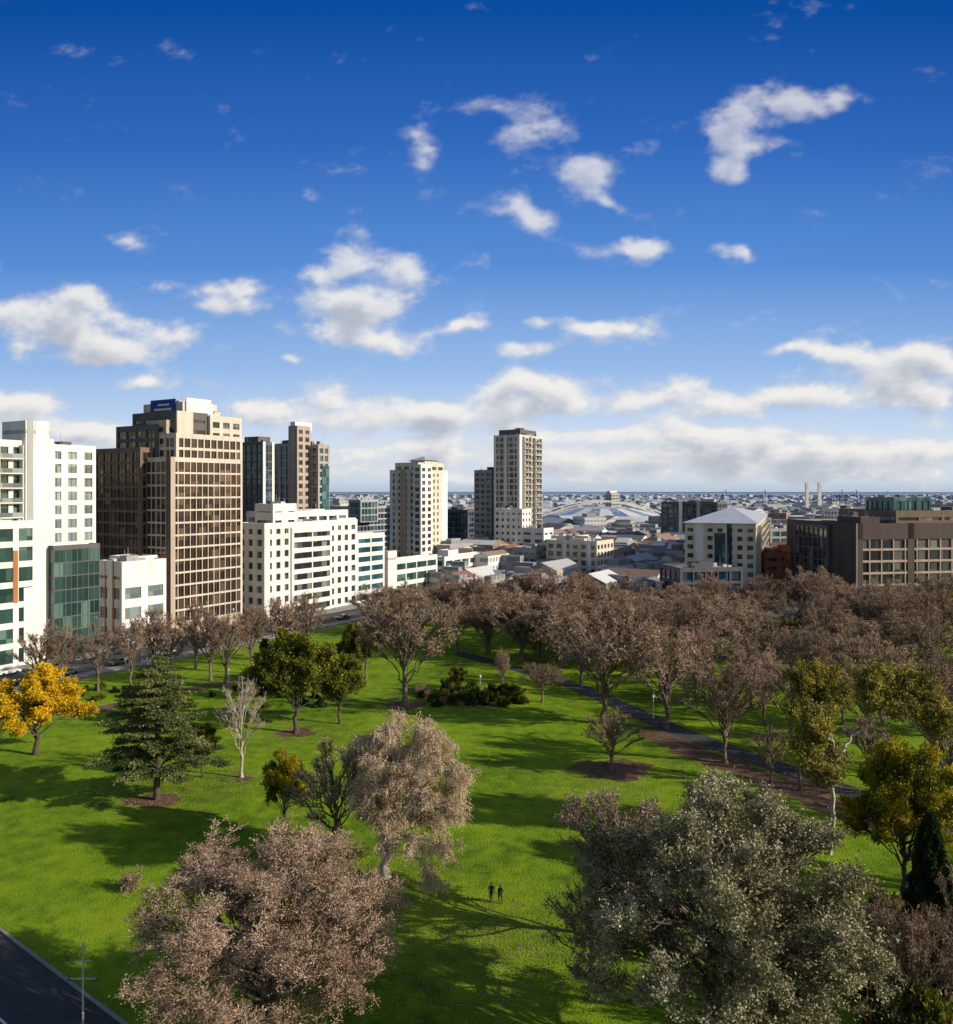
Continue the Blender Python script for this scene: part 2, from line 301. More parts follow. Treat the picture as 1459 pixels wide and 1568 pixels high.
def city(name,items):
    V=[];Fc=[];Cc=[]
    for (x,y,w,dp,h,ang,c,rc,gab) in items:
        ca,sa=math.cos(ang),math.sin(ang); n=len(V)
        def T(a,b,z): return (x+a*ca-b*sa,y+a*sa+b*ca,z)
        for z in(0,h):
            for a,b in((-w,-dp),(w,-dp),(w,dp),(-w,dp)): V.append(T(a/2,b/2,z))
        for q in((0,1,5,4),(1,2,6,5),(2,3,7,6),(3,0,4,7)): Fc.append(tuple(n+i for i in q)); Cc.append(c)
        if gab:
            V.append(T(-w/2,0,h+dp*.22)); V.append(T(w/2,0,h+dp*.22))
            Fc+= [(n+4,n+5,n+9,n+8),(n+6,n+7,n+8,n+9),(n+5,n+6,n+9),(n+7,n+4,n+8)]; Cc+=[rc,rc,c,c]
        else:
            Fc.append((n+4,n+5,n+6,n+7)); Cc.append(rc)
            if h>6:
                k=len(V)
                for z in(h,h+2.5):
                    for a,b in((-w,-dp),(w,-dp),(w,dp),(-w,dp)): V.append(T(a/5,b/5+1,z))
                for q in((0,1,5,4),(1,2,6,5),(2,3,7,6),(3,0,4,7),(4,5,6,7)): Fc.append(tuple(k+i for i in q)); Cc.append((.3,.3,.3))
    me=bpy.data.meshes.new(name); me.from_pydata(V,[],Fc); me.materials.append(cm)
    ca=me.color_attributes.new('col','FLOAT_COLOR','CORNER'); arr=[]
    for pz,c in zip(me.polygons,Cc): arr+=[*c,1]*len(pz.vertices)
    ca.data.foreach_set('color',arr); return link(bpy.data.objects.new(name,me))
walls=[(.6,.56,.51),(.46,.41,.36),(.3,.29,.29),(.7,.69,.66),(.28,.18,.13),(.40,.32,.25),(.18,.19,.22)]
roofs=[(.48,.48,.49),(.7,.7,.69),(.28,.13,.08),(.32,.21,.16),(.24,.24,.25),(.4,.4,.42),(.62,.61,.59),(.18,.19,.2)]
it=[]
R=random.Random(11)
for i in range(360):
    d=R.uniform(262,560); u=R.uniform(690,1330)
    if d<300 and 1030<u<1330: continue
    h=R.uniform(3.5,8) if d<340 else R.uniform(4,12)
    it.append(((u-U0)/F*d,d,R.uniform(7,24),R.uniform(6,14),h,PHI+R.choice([0,math.pi/2]),R.choice(walls),R.choice(roofs),R.random()<.55))
city('market_rooftops',it)
it=[]
for i in range(4200):
    d=560*math.exp(R.uniform(0,2.2)); x=R.uniform(-.75,.75)*d
    h=R.uniform(3,10)+(R.random()<.05)*R.uniform(4,10)
    if d>1100: h=min(h,11)
    c=R.choice(walls); f=min(.9,d/2600); hz=(.42,.48,.56)  # haze painted in: wall and roof colours shift to blue-grey with distance
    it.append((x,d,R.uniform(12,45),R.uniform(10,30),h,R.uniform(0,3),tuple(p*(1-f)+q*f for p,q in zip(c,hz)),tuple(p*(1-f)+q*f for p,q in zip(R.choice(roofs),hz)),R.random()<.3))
for u,vt,d in((1340,770,900),(1440,772,800),(880,775,1200),(1190,785,700),(1280,786,650),(710,776,900),(740,778,1000),(520,770,700),(590,776,700),(1460,775,600),(1150,790,620)):
    it.append(((u-U0)/F*d,d,R.uniform(15,30),18,HC-(vt-V0)/F*d,PHI,R.choice(walls),(.4,.4,.4),False))
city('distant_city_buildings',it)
mb=MB(); cx,cy=(922-U0)/F*820,820; n=24
for (r0,z0,r1,z1,k) in((1.0,0,1.0,9,'grey'),(1.0,9,.85,14,'metal'),(.85,14,.45,20,'gpale'),(.45,20,.0,21.5,'metal')):
    for i in range(n):
        a0,a1=6.2832*i/n,6.2832*(i+1)/n
        k2='white' if (k=='gpale' and i%2) else k
        P=lambda r,a,z:(64*r*math.cos(a),90*r*math.sin(a),z)
        mb.poly([P(r0,a0,z0),P(r0,a1,z0),P(r1,a1,z1),P(r1,a0,z1)] if r1>0 else [P(r0,a0,z0),P(r0,a1,z0),P(0,0,z1)],k2)
for s in(-1,1):
    pts=[(-62+124*t/20,s*28,12+14*math.sin(math.pi*t/20)) for t in range(21)]
    for a_,b_ in zip(pts[:-1],pts[1:]): mb.poly([(a_[0],a_[1],a_[2]),(b_[0],b_[1],b_[2]),(b_[0],b_[1],b_[2]+1.5),(a_[0],a_[1],a_[2]+1.5)],'white')
mb.obj('domed_stadium',None,(cx,cy,0))
mb=MB(); bx=(1244-U0)/F*1250
for dx in(-9.5,9.5): mb.box(bx+dx-2.2,bx+dx+2.2,1246,1250,0,49,'white')
mb.box(bx-160,bx+120,1251,1262,9,12,'grey')
for i in range(12): mb.box(bx-150+i*24,bx-147+i*24,1254,1259,0,9,'grey')
for i in range(22): mb.box(bx-158+i*13,bx-157.6+i*13,1251.2,1251.6,12,18,'grey')
mb.obj('twin_pylon_bridge')
for i,u in enumerate((1290,1312,1112,1172)):
    d=1500; x=(u-U0)/F*d; mb=MB()
    mb.box(-6,-5,0,1,0,30,'blue'); mb.box(6,7,0,1,0,30,'blue'); mb.box(-22,16,0,1.2,26,27.6,'blue'); mb.box(-1,0,0,1,27.6,38,'blue')
    mb.poly([(-22,0,27.6),(-21,0,27.6),(0,0,38),(-1,0,38)],'blue'); mb.obj('port_crane',None,(x,d,0))
# ------------------------------------------------------------ ground
def sheet(name,pts,z,mat):
    me=bpy.data.meshes.new(name); me.from_pydata([(x,y,z) for x,y in pts],[],[tuple(range(len(pts)))]); me.materials.append(mat)
    me.update()
    if me.polygons[0].normal.z<0: me.flip_normals()
    return link(bpy.data.objects.new(name,me))
def smooth(pts,n=8):
    out=[]; P=[np.array(p,float) for p in pts]; P=[2*P[0]-P[1]]+P+[2*P[-1]-P[-2]]
    for i in range(1,len(P)-2):
        for t in np.linspace(0,1,n,endpoint=False):
            out.append(.5*((2*P[i])+(-P[i-1]+P[i+1])*t+(2*P[i-1]-5*P[i]+4*P[i+1]-P[i+2])*t*t+(-P[i-1]+3*P[i]-3*P[i+1]+P[i+2])*t**3))
    out.append(P[-2]); return out
def ribbon(name,pts,w,z,mat,sm=True,h=0,off=0,rag=0):
    P=np.array(smooth(pts) if sm else pts,float); T=np.gradient(P,axis=0); T/=np.linalg.norm(T,axis=1)[:,None]; Nn=np.stack([-T[:,1],T[:,0]],1)
    j=rng.normal(0,rag,(len(P),2)) if rag else np.zeros((len(P),2))
    A=P+Nn*(off+w/2+j[:,:1]); Bq=P+Nn*(off-w/2+j[:,1:]); V=[];Fc=[]; n=len(P)
    V+=[(*a,z+h) for a in A]+[(*b,z+h) for b in Bq]
    for i in range(n-1): Fc.append((i,n+i,n+i+1,i+1))
    if h:
        V+=[(*a,z) for a in A]+[(*b,z) for b in Bq]
        for i in range(n-1): Fc+=[(i,i+1,2*n+i+1,2*n+i),(n+i+1,n+i,3*n+i,3*n+i+1)]
    me=bpy.data.meshes.new(name); me.from_pydata(V,[],Fc); me.materials.append(mat); return link(bpy.data.objects.new(name,me))
def blob(name,c,rx,ry,z,mat,n=60):
    a=np.linspace(0,2*math.pi,n,endpoint=False); r=1+.12*np.sin(3*a+c[0])+.08*np.sin(7*a+c[1])+rng.normal(0,.06,n)
    return sheet(name,[(c[0]+rx*r[i]*math.cos(a[i]),c[1]+ry*r[i]*math.sin(a[i])) for i in range(n)],z,mat)
urban=groundmat('urban_ground',[(.35,(.12,.12,.12)),(.5,(.17,.175,.175)),(.65,(.13,.15,.12))],(.01,.08,.6),bump=0)
grass=groundmat('park_grass',[(.38,(.055,.095,.008)),(.45,(.13,.225,.008)),(.52,(.22,.355,.010)),(.59,(.30,.42,.014)),(.67,(.30,.29,.05))],(.05,.5,5),(.40,.30,.30),bump=1.,bd=.3)
mulch=groundmat('bark_mulch',[(.4,(.10,.058,.035)),(.6,(.21,.125,.08))],(.1,1,8))
asph=groundmat('asphalt',[(.4,(.055,.055,.06)),(.6,(.095,.093,.09))],(.08,1,10),bump=.1)
conc=groundmat('footpath_concrete',[(.4,(.26,.25,.235)),(.6,(.36,.34,.32))],(.1,1,8),bump=.1)
paint=groundmat('road_paint',[(.3,(.7,.7,.68)),(.7,(.8,.8,.78))],bump=0)
sheet('ground',[(-30000,-3000),(30000,-3000),(30000,45000),(-30000,45000)],0,urban)
wm,nt,b=newmat('bay_water'); b.inputs['Base Color'].default_value=(.22,.29,.37,1); b.inputs['Roughness'].default_value=.7  # distance haze is put into the water's pale base colour
sheet('bay_water',[(-1500,7200),(-200,6300),(350,3800),(700,3200),(30000,3000),(30000,44000),(-30000,44000),(-30000,9000)],.5,wm)
e1=np.array([math.cos(PHI),math.sin(PHI)]); e2=np.array([-e1[1],e1[0]]); K0=np.array([-89.4,155.])
s0=K0-e1*160
sheet('park_lawn',[(-60,15),(260,15),(290,248),tuple(K0+e1*100+e2*-3),tuple(s0-e2*3)],.004,grass)
ribbon('street',[K0-e1*170+e2*8.5,K0+e1*150+e2*8.5],13,.006,asph,False)
ribbon('park_footpath',[K0-e1*170+e2*0,K0+e1*118+e2*0],3.4,.0,conc,False,h=.13)
ribbon('building_footpath',[K0-e1*170+e2*18.6,K0+e1*150+e2*18.6],7,.0,conc,False,h=.13)
lm=empty('lane_markings')
for i in range(40):
    c=K0-e1*150+e2*8.5+e1*i*7; o=ribbon('dash_%d'%i,[c,c+e1*3],.15,.012,paint,False); o.parent=lm
ribbon('cross_street',[(-10,256),(320,256)],10,.01,asph,False)
ribbon('park_path',[G(700,1000),G(850,1040),(G(960,1085)),G(1040,1120),G(1150,1160),G(1260,1198),G(1360,1235),G(1500,1285)],4.2,.012,asph)
ribbon('mulch_bed',[G(990,1118),G(1060,1150),G(1150,1183),G(1250,1222),G(1340,1270)],5.,.008,mulch,rag=.5)
ribbon('far_park_path',[G(1000,1000),G(1150,1010),G(1300,1025),G(1500,1050)],4,.012,asph)
ribbon('side_path',[G(-30,1096),G(60,1092),G(160,1083),G(260,1060),G(400,1040)],3,.01,mulch,rag=.2)
q0=np.array(G(0,1424)); q1=np.array(G(190,1568)); tt=(q1-q0)/np.linalg.norm(q1-q0); nn=np.array([tt[1],-tt[0]])
nn = nn if nn[0]<0 else -nn
ribbon('corner_driveway',[q0-tt*25+nn*4,q1+tt*25+nn*4],8,.012,asph,False)
ribbon('driveway_kerb',[q0-tt*25,q1+tt*25],.25,0,conc,False,h=.14)
ribbon('driveway_edge_line',[q0-tt*25+nn*5.2,q1+tt*25+nn*5.2],.18,.018,paint,False)
spots=[(937,1178,5.3,4.2),(235,1226,3.4,2.2),(590,1345,1.6,1.0),(453,1122,3,2.4),(1110,1168,3,3),(1225,1208,4,3),(720,1073,7,4),(120,1088,5,3),(620,1080,3.5,3),(372,1192,1.2,1.)]
for (u,v,rx,ry) in spots: blob('mulch_circle',G(u,v),rx,ry,.009,mulch)
# ------------------------------------------------------------ trees
def nrm(a): return a/np.maximum(np.linalg.norm(a,axis=-1,keepdims=True),1e-9)
class TM:
    def __init__(s): s.V=[];s.F=[];s.M=[];s.T=[];s.n=0
    def tubes(s,P,Rd,S,mi,tint=None):
        n,K,_=P.shape; T=nrm(np.gradient(P,axis=1)); ref=rng.normal(size=(n,1,3)); A=nrm(np.cross(T,ref)); Bq=np.cross(T,A)
        if S==2:
            V=np.stack([P+A*Rd[...,None],P-A*Rd[...,None]],2)
        else:
            th=np.arange(S)*2*math.pi/S
            V=P[:,:,None,:]+Rd[:,:,None,None]*(np.cos(th)[None,None,:,None]*A[:,:,None,:]+np.sin(th)[None,None,:,None]*Bq[:,:,None,:])
        idx=np.arange(n*K*S).reshape(n,K,S)+s.n
        if S==2: q=np.stack([idx[:,:-1,0],idx[:,:-1,1],idx[:,1:,1],idx[:,1:,0]],-1).reshape(-1,4)
        else:
            nx=np.roll(idx,-1,2); q=np.stack([idx[:,:-1],nx[:,:-1],nx[:,1:],idx[:,1:]],-1).reshape(-1,4)
        t=rng.random(n) if tint is None else tint
        s.V.append(V.reshape(-1,3)); s.F.append(q); s.M.append(np.full(len(q),mi)); s.T.append(np.repeat(t,K*S)); s.n+=n*K*S
    def leaves(s,C,size,mi,flat=0.,long=1.7):
        n=len(C); a=nrm(rng.normal(size=(n,3))*np.array([1,1,1-flat])); r=rng.normal(size=(n,3))*np.array([1,1,1-flat])+1e-4; b=nrm(np.cross(a,np.cross(a,r)+1e-5))
        sz=size*rng.uniform(.6,1.3,(n,1))
        V=np.stack([C-a*sz*long/2,C+b*sz/2,C+a*sz*long/2,C-b*sz/2],1); idx=np.arange(n*4).reshape(n,4)+s.n
        s.V.append(V.reshape(-1,3)); s.F.append(idx); s.M.append(np.full(n,mi)); s.T.append(np.repeat(rng.random(n),4)); s.n+=n*4
    def mesh(s,name,mats):
        V=np.concatenate(s.V).astype(np.float32); Fq=np.concatenate(s.F).astype(np.int32); me=bpy.data.meshes.new(name)
        me.vertices.add(len(V)); me.vertices.foreach_set('co',V.ravel()); me.loops.add(Fq.size); me.loops.foreach_set('vertex_index',Fq.ravel())
        me.polygons.add(len(Fq)); me.polygons.foreach_set('loop_start',np.arange(len(Fq),dtype=np.int32)*4)
        for m in mats: me.materials.append(m)
        me.polygons.foreach_set('material_index',np.concatenate(s.M).astype(np.int32))
        at=me.attributes.new('tint','FLOAT','POINT'); at.data.foreach_set('value',np.concatenate(s.T).astype(np.float32))
        me.update(calc_edges=True); return me
def bez(P0,D0,P1,K,wob):
    L=np.linalg.norm(P1-P0,axis=1)[:,None]; M1=P0+D0*L*.45; t=np.linspace(0,1,K)[None,:,None]
    P=(1-t)**2*P0[:,None]+2*t*(1-t)*M1[:,None]+t*t*P1[:,None]
    w=rng.normal(size=P.shape)*wob*L[:,:,None]; w[:,0]=0; w[:,-1]*=.3; return P+w
def ctree(name,mats,H=16,R=8,th=.2,tr=.4,nl=26,sub=(1.5,2.4),nb=10,nc=7,nt_=9,leaf=40000,lsize=.1,ljit=.12,twig=.012,up=.5,low=-.35,lean=(0,0),tl=.8,droop=0,flatb=.75,lmi=1,rmin=.72,irr=.0):
    tm=TM(); rz=(H-H*th)/2; c=np.array([lean[0],lean[1],H-rz]); rad=np.array([R,R,rz])
    top=np.array([[lean[0]*.6,lean[1]*.6,H*.55]]); P0=bez(np.zeros((1,3)),np.array([[0,0,1.]]),top,9,.015); R0=np.linspace(1,.4,9)[None]*tr; R0[0,0]*=1.5; tm.tubes(P0,R0,9,0)
    i=np.arange(nl); el_=np.arcsin(np.clip(low+(1-low)*(i+.5)/nl,-1,1)); az=i*2.39996+rng.normal(0,.25,nl)
    d=np.stack([np.cos(az)*np.cos(el_),np.sin(az)*np.cos(el_),np.sin(el_)],1); srad=rng.uniform(*sub,nl)
    rr=rng.uniform(rmin,1.02,nl)[:,None]; rr[::4]*=.55
    if irr: rr=rr*(1+irr*np.sin(2*az+rng.uniform(0,6)))[:,None]
    E=c+d*(rad-srad[:,None]*np.array([.75,.75,.6]))*rr
    t=np.clip(.3+.65*(i/nl)+rng.normal(0,.06,nl),.28,1); f=t*8; i0=np.minimum(f.astype(int),7); st=P0[0,i0]*(1-(f-i0))[:,None]+P0[0,i0+1]*(f-i0)[:,None]
    Pl=bez(st,nrm(nrm(E-st)+[0,0,.55]),E,8,.03); Rl=np.linspace(1,.25,8)[None]*(tr*.38*rng.uniform(.7,1.1,(nl,1))); tm.tubes(Pl,Rl,6,0)
    n1=nl*nb; pi=np.repeat(np.arange(nl),nb); tb=rng.uniform(.45,1,n1)*7; i0=np.minimum(tb.astype(int),6); s1=Pl[pi,i0]+(Pl[pi,i0+1]-Pl[pi,i0])*(tb-i0)[:,None]
    dd=nrm(rng.normal(size=(n1,3))+nrm((E[pi]-c)/rad)*.5+[0,0,up]); E1=E[pi]+dd*np.array([1,1,flatb])*srad[pi][:,None]*rng.uniform(.4,.95,(n1,1)); P1=bez(s1,nrm(nrm(E1-s1)+[0,0,.3]),E1,6,.05)
    tm.tubes(P1,np.linspace(1,.35,6)[None]*np.full((n1,1),twig*3.2+.012),4,0)
    n2=n1*nc; pi2=np.repeat(np.arange(n1),nc); tb=rng.uniform(.4,1,n2)*5; i0=np.minimum(tb.astype(int),4); s2=P1[pi2,i0]+(P1[pi2,i0+1]-P1[pi2,i0])*(tb-i0)[:,None]; tg=nrm(P1[pi2,i0+1]-P1[pi2,i0])
    d2=nrm(tg*.7+nrm(rng.normal(size=(n2,3)))*.9+[0,0,up*.6-droop]); E2=s2+d2*tl*rng.uniform(.6,1.3,(n2,1)); P2=bez(s2,tg,E2,4,.06); tm.tubes(P2,np.linspace(1,.5,4)[None]*np.full((n2,1),twig*1.6),3,0)
    n3=n2*nt_; pi3=np.repeat(np.arange(n2),nt_); tb=rng.uniform(.2,1,n3)*3; i0=np.minimum(tb.astype(int),2); s3=P2[pi3,i0]+(P2[pi3,i0+1]-P2[pi3,i0])*(tb-i0)[:,None]; tg=nrm(P2[pi3,i0+1]-P2[pi3,i0])
    d3=nrm(tg*.7+nrm(rng.normal(size=(n3,3)))*.8+[0,0,up*.5-droop*1.8]); l3=tl*.5*(1+droop)*rng.uniform(.5,1.3,(n3,1)); E3=s3+d3*l3; P3=np.stack([s3,s3+nrm(d3+tg*.3)*l3*.5,E3],1)
    tm.tubes(P3,np.array([[1,.8,.5]])*np.full((n3,1),twig),2,2)
    if leaf:
        C=P3[rng.integers(0,n3,leaf),rng.integers(0,3,leaf)]+rng.normal(0,ljit,(leaf,3)); tm.leaves(C,lsize,lmi)
    return tm.mesh(name,mats)
bark=barkmat('grey_brown_bark',(.11,.08,.06),(.23,.175,.135)); barkp=barkmat('pale_bark',(.33,.27,.21),(.5,.43,.35)); barkw=barkmat('white_gum_bark',(.34,.30,.25),(.62,.58,.52)); barkd=barkmat('dark_bark',(.05,.038,.03),(.10,.075,.06))
twigp=tintmat('pinkish_twigs',[(.1,(.21,.135,.085)),(.5,(.45,.31,.215)),(.9,(.66,.49,.37))])
twigb=tintmat('brown_twigs',[(.1,(.16,.10,.065)),(.5,(.35,.225,.155)),(.9,(.54,.375,.275))])
twigo=tintmat('olive_twigs',[(.1,(.12,.105,.06)),(.5,(.27,.24,.15)),(.9,(.42,.375,.26))])
lfpink=tintmat('elm_buds',[(.1,(.24,.15,.10)),(.5,(.50,.34,.24)),(.9,(.70,.53,.40))])
lfbrown=tintmat('brown_buds',[(.1,(.17,.10,.065)),(.5,(.37,.24,.165)),(.9,(.56,.39,.29))])
lfolive=tintmat('grey_olive_leaves',[(.1,(.11,.10,.04)),(.5,(.31,.285,.155)),(.9,(.52,.475,.31))])
lfgreen=tintmat('dark_green_leaves',[(.1,(.03,.045,.008)),(.45,(.10,.12,.014)),(.85,(.32,.29,.03))],trans=.25)
lfyel=tintmat('yellow_leaves',[(.1,(.28,.21,.01)),(.5,(.62,.42,.012)),(.9,(.80,.54,.02))],trans=.35)
lfyg=tintmat('yellow_green_leaves',[(.1,(.05,.07,.008)),(.45,(.21,.20,.012)),(.85,(.66,.48,.02))],trans=.3,scale=.2)
lfced=tintmat('cedar_needles',[(.1,(.03,.045,.012)),(.5,(.10,.12,.035)),(.9,(.25,.25,.09))])
lfeuc=tintmat('gum_leaves',[(.1,(.06,.065,.015)),(.5,(.21,.19,.035)),(.9,(.50,.39,.06))],trans=.2)
lfpale=tintmat('pale_seed_heads',[(.1,(.26,.175,.105)),(.5,(.50,.37,.25)),(.9,(.70,.56,.42))])
lfcyp=tintmat('cypress_foliage',[(.1,(.012,.028,.008)),(.6,(.035,.06,.014)),(.9,(.08,.11,.025))])
def put(me,name,u,v,vtop,wpx,refH=16,refR=8,rz=None,parent=None,xy=None):
    x,y=G(u,v) if xy is None else xy
    o=bpy.data.objects.new(name,me); o.location=(x,y,0)
    h=(v-vtop)*y/F if xy is None else vtop; r=wpx/2*y/F if xy is None else wpx
    o.scale=(r/refR,r/refR,h/refH); o.rotation_euler=(0,0,rng.uniform(0,6.28) if rz is None else rz); return link(o,parent)
bareP=[ctree('bare_elm_mesh_%d'%i,[bark,lfpink,twigp],nl=(26,20,30,22)[i],sub=((1.7,2.7),(2.0,3.0),(1.4,2.4),(1.7,2.6))[i],nb=8,nc=6,nt_=7,leaf=4500,lsize=.12,twig=.023,th=(.17,.12,.22,.14)[i],up=(.6,.9,.4,.2)[i],irr=.14) for i in range(4)]
bareB=[ctree('bare_plane_mesh_%d'%i,[bark,lfbrown,twigb],nl=(22,18,26)[i],sub=(1.8,2.8),nb=8,nc=6,nt_=6,leaf=3000,lsize=.12,twig=.025,th=(.18,.12,.2)[i],up=(.7,1.0,.5)[i],irr=.16) for i in range(3)]
bareW=ctree('pale_bare_mesh',[barkp,lfpale,barkp],nl=18,sub=(1.5,2.5),nb=7,nc=5,nt_=4,leaf=800,lsize=.1,twig=.024,up=.8,th=.2)
greenT=[ctree('green_tree_mesh_%d'%i,[barkd,lfyg if i==0 else lfgreen,barkd],nl=28,sub=(1.7,2.5),nb=8,nc=6,nt_=2,leaf=45000,lsize=.24,ljit=.25,twig=.022,th=.12,irr=.1) for i in range(2)]
yelT=ctree('yellow_tree_mesh',[barkd,lfyel,barkd],nl=26,sub=(1.6,2.4),nb=8,nc=6,nt_=2,leaf=34000,lsize=.24,ljit=.25,twig=.02,th=.06)
yelG=ctree('yellow_green_tree_mesh',[barkd,lfyg,barkd],nl=36,sub=(1.5,2.3),nb=8,nc=6,nt_=2,leaf=60000,lsize=.19,ljit=.25,twig=.02,th=.06)
put(bareP[0],'bare_elm_tree',620,1080,893,185); put(greenT[1],'evergreen_tree',453,1122,962,160); put(greenT[1],'evergreen_oak_tree',520,1108,998,95)
put(yelT,'yellow_leaf_tree',55,1155,1020,165); put(bareB[0],'bare_plane_tree',-8,1165,1055,80)
put(bareW,'pale_bare_tree',370,1190,1030,95)
put(greenT[1],'small_evergreen_tree',310,1190,1105,60)
put(ctree('large_elm_mesh',[bark,lfpink,twigp],nl=70,sub=(1.4,2.2),nb=9,nc=8,nt_=10,leaf=60000,lsize=.065,th=.02,up=.55,rmin=.84,low=-.45),'large_bare_elm_tree',408,1615,1272,455)
put(ctree('olive_tree_mesh',[bark,lfolive,twigo],nl=84,sub=(1.1,1.9),nb=8,nc=8,nt_=8,leaf=190000,lsize=.09,ljit=.11,th=.0,up=1.0,rmin=.84,low=-.45,flatb=1.),'large_grey_olive_tree',1100,1640,1216,490)
put(bareP[2],'bare_elm_tree',955,1440,1208,250)
put(bareP[3],'bare_elm_tree',905,1530,1330,150)
put(ctree('weeping_tree_mesh',[barkp,lfpale,lfpale],H=17.6,R=6.6,nl=44,sub=(1.1,1.9),nb=9,nc=8,nt_=9,leaf=60000,lsize=.08,th=.02,droop=.9,up=.1,low=-.85,lean=(2,0),rmin=.75,irr=.18),'weeping_pepper_tree',590,1343,1063,228,refH=17.6,refR=6.6,rz=0)
put(bareP[1],'bare_elm_tree',515,1320,1130,200,rz=2)
put(greenT[0],'autumn_tree',435,1275,1148,78)
put(bareB[1],'bare_plane_tree',936,1180,1082,112); put(bareP[2],'bare_elm_tree',925,1108,925,185); put(bareP[0],'bare_elm_tree',1020,1115,945,150)
put(bareB[2],'bare_plane_tree',1110,1168,995,150); put(bareB[0],'bare_plane_tree',1065,1075,950,95)
put(yelG,'yellow_green_tree',1385,1375,1132,195); put(greenT[1],'evergreen_tree',1410,975,912,120); put(greenT[0],'autumn_tree',1440,985,905,90)
def cedar():
    tm=TM(); H=17; P=bez(np.zeros((1,3)),np.array([[0,0,1.]]),np.array([[.2,.1,H]]),10,.004); tm.tubes(P,np.linspace(.42,.05,10)[None],8,0)
    Lf=[]
    for i in range(70):
        t=(i/70)**.85; z=2.4+t*14.2; z=round(z/1.2)*1.2+rng.normal(0,.12); az=i*2.4+rng.normal(0,.3); L=(7.2*(1-t)**.62+.5)*rng.uniform(.5,1.15)
        if z<3.5: L*=.75
        d=np.array([math.cos(az),math.sin(az),.12]); E=np.array([[0,0,z]])+d*L; E[0,2]-=.05*L
        Pb=bez(np.array([[0,0,z]]),nrm(d[None]+[[0,0,.3]]),E,6,.02); tm.tubes(Pb,np.linspace(.12,.03,6)[None]*(.4+L/8),4,0)
        k=int(8+L*5); tt=rng.uniform(.2,1,k); b0=np.array([np.interp(tt,np.linspace(0,1,6),Pb[0,:,j]) for j in range(3)]).T
        sd=nrm(d*.7+np.stack([-d[1]*np.ones(k),d[0]*np.ones(k),np.zeros(k)],1)*rng.choice([-1,1],(k,1))*rng.uniform(.4,1.1,(k,1)))
        l2=(.35*L*(1.1-tt)+.45)[:,None]*rng.uniform(.6,1.2,(k,1)); E2=b0+sd*l2; E2[:,2]-=.1*l2[:,0]
        P2=bez(b0,sd,E2,4,.03); tm.tubes(P2,np.tile(np.linspace(.035,.015,4),(k,1)),3,0); Lf.append(P2.reshape(-1,3)); Lf.append(P2[:,2:].reshape(-1,3))
    src=np.concatenate(Lf); n=65000; C=src[rng.integers(0,len(src),n)]+rng.normal(0,1,(n,3))*np.array([.25,.25,.09]); tm.leaves(C,.15,1,flat=.5,long=2.2)
    return tm.mesh('cedar_mesh',[barkd,lfced])
put(cedar(),'cedar_tree',240,1224,1008,185,refH=17,refR=7)
def cypress():
    tm=TM(); tm.tubes(np.array([[[0,0,0],[0,0,3],[0,0,7.5]]],float),np.array([[.25,.18,.04]]),6,0)
    n=45000; z=rng.uniform(.3,9.6,n); az=rng.uniform(0,6.283,n); pr=2.1*np.clip(1-z/9.8,0,1)**.6*np.clip(z/1.2+.4,0,1)
    r=pr*(.9+.15*np.sin(5*az+z*1.3)+.1*np.sin(9*az-z*3))*rng.uniform(.5,1.05,n)**.5
    tm.leaves(np.stack([r*np.cos(az),r*np.sin(az),z],1),.14,1,long=2.4); return tm.mesh('cypress_mesh',[barkd,lfcyp])
put(cypress(),'cypress_tree',1424,1425,1240,76,refH=9.8,refR=2.1)
def gum(name,u,v,path,clumps,tr,mats,nleaf):
    bx,by=G(u,v); tm=TM()
    W=lambda uu,vv,dy:np.array([(uu-U0)/F*(by+dy)-bx,dy,HC-(vv-V0)/F*(by+dy)])
    pts=[W(*p) for p in path]; Pm=np.array(smooth(pts,6)); n=len(Pm); Pm[1:-1]+=rng.normal(0,.07,(n-2,3)); tm.tubes(Pm[None],np.linspace(tr,.05,n)[None],9,0)
    for (uu,vv,dy,rx,rzz) in clumps:
        c=W(uu,vv,dy); s=rx*by/F; sz=rzz*by/F
        j=np.argmin(np.linalg.norm(Pm-(c-np.array([0,0,sz*1.3])),axis=1)); st=Pm[j][None]
        lim=bez(st,nrm((c[None]-st)+[[0,0,1.]]),c[None],6,.05); tm.tubes(lim,np.linspace(.12,.04,6)[None],6,0)
        k=30; d=nrm(rng.normal(size=(k,3))+[0,0,.3]); E=c+d*np.array([s,s,sz])*rng.uniform(.4,1.1,(k,1)); st2=lim[0,rng.integers(2,6,k)]
        P2=bez(st2,nrm(E-st2),E,5,.05); tm.tubes(P2,np.tile(np.linspace(.05,.02,5),(k,1)),4,0)
        k3=k*9; pi=rng.integers(0,k,k3); st3=P2[pi,rng.integers(2,5,k3)]; E3=st3+nrm(rng.normal(size=(k3,3)))*rng.uniform(.3,.9,(k3,1)); P3=bez(st3,nrm(E3-st3),E3,3,.05); tm.tubes(P3,np.full((k3,3),.014),3,0)
        m=int(nleaf*s*s); C=P3.reshape(-1,3)[rng.integers(0,k3*3,m)]+rng.normal(0,.2,(m,3)); tm.leaves(C,.15,1,long=2.4)
    o=bpy.data.objects.new(name,tm.mesh(name+'_mesh',mats)); o.location=(bx,by,0); return link(o)
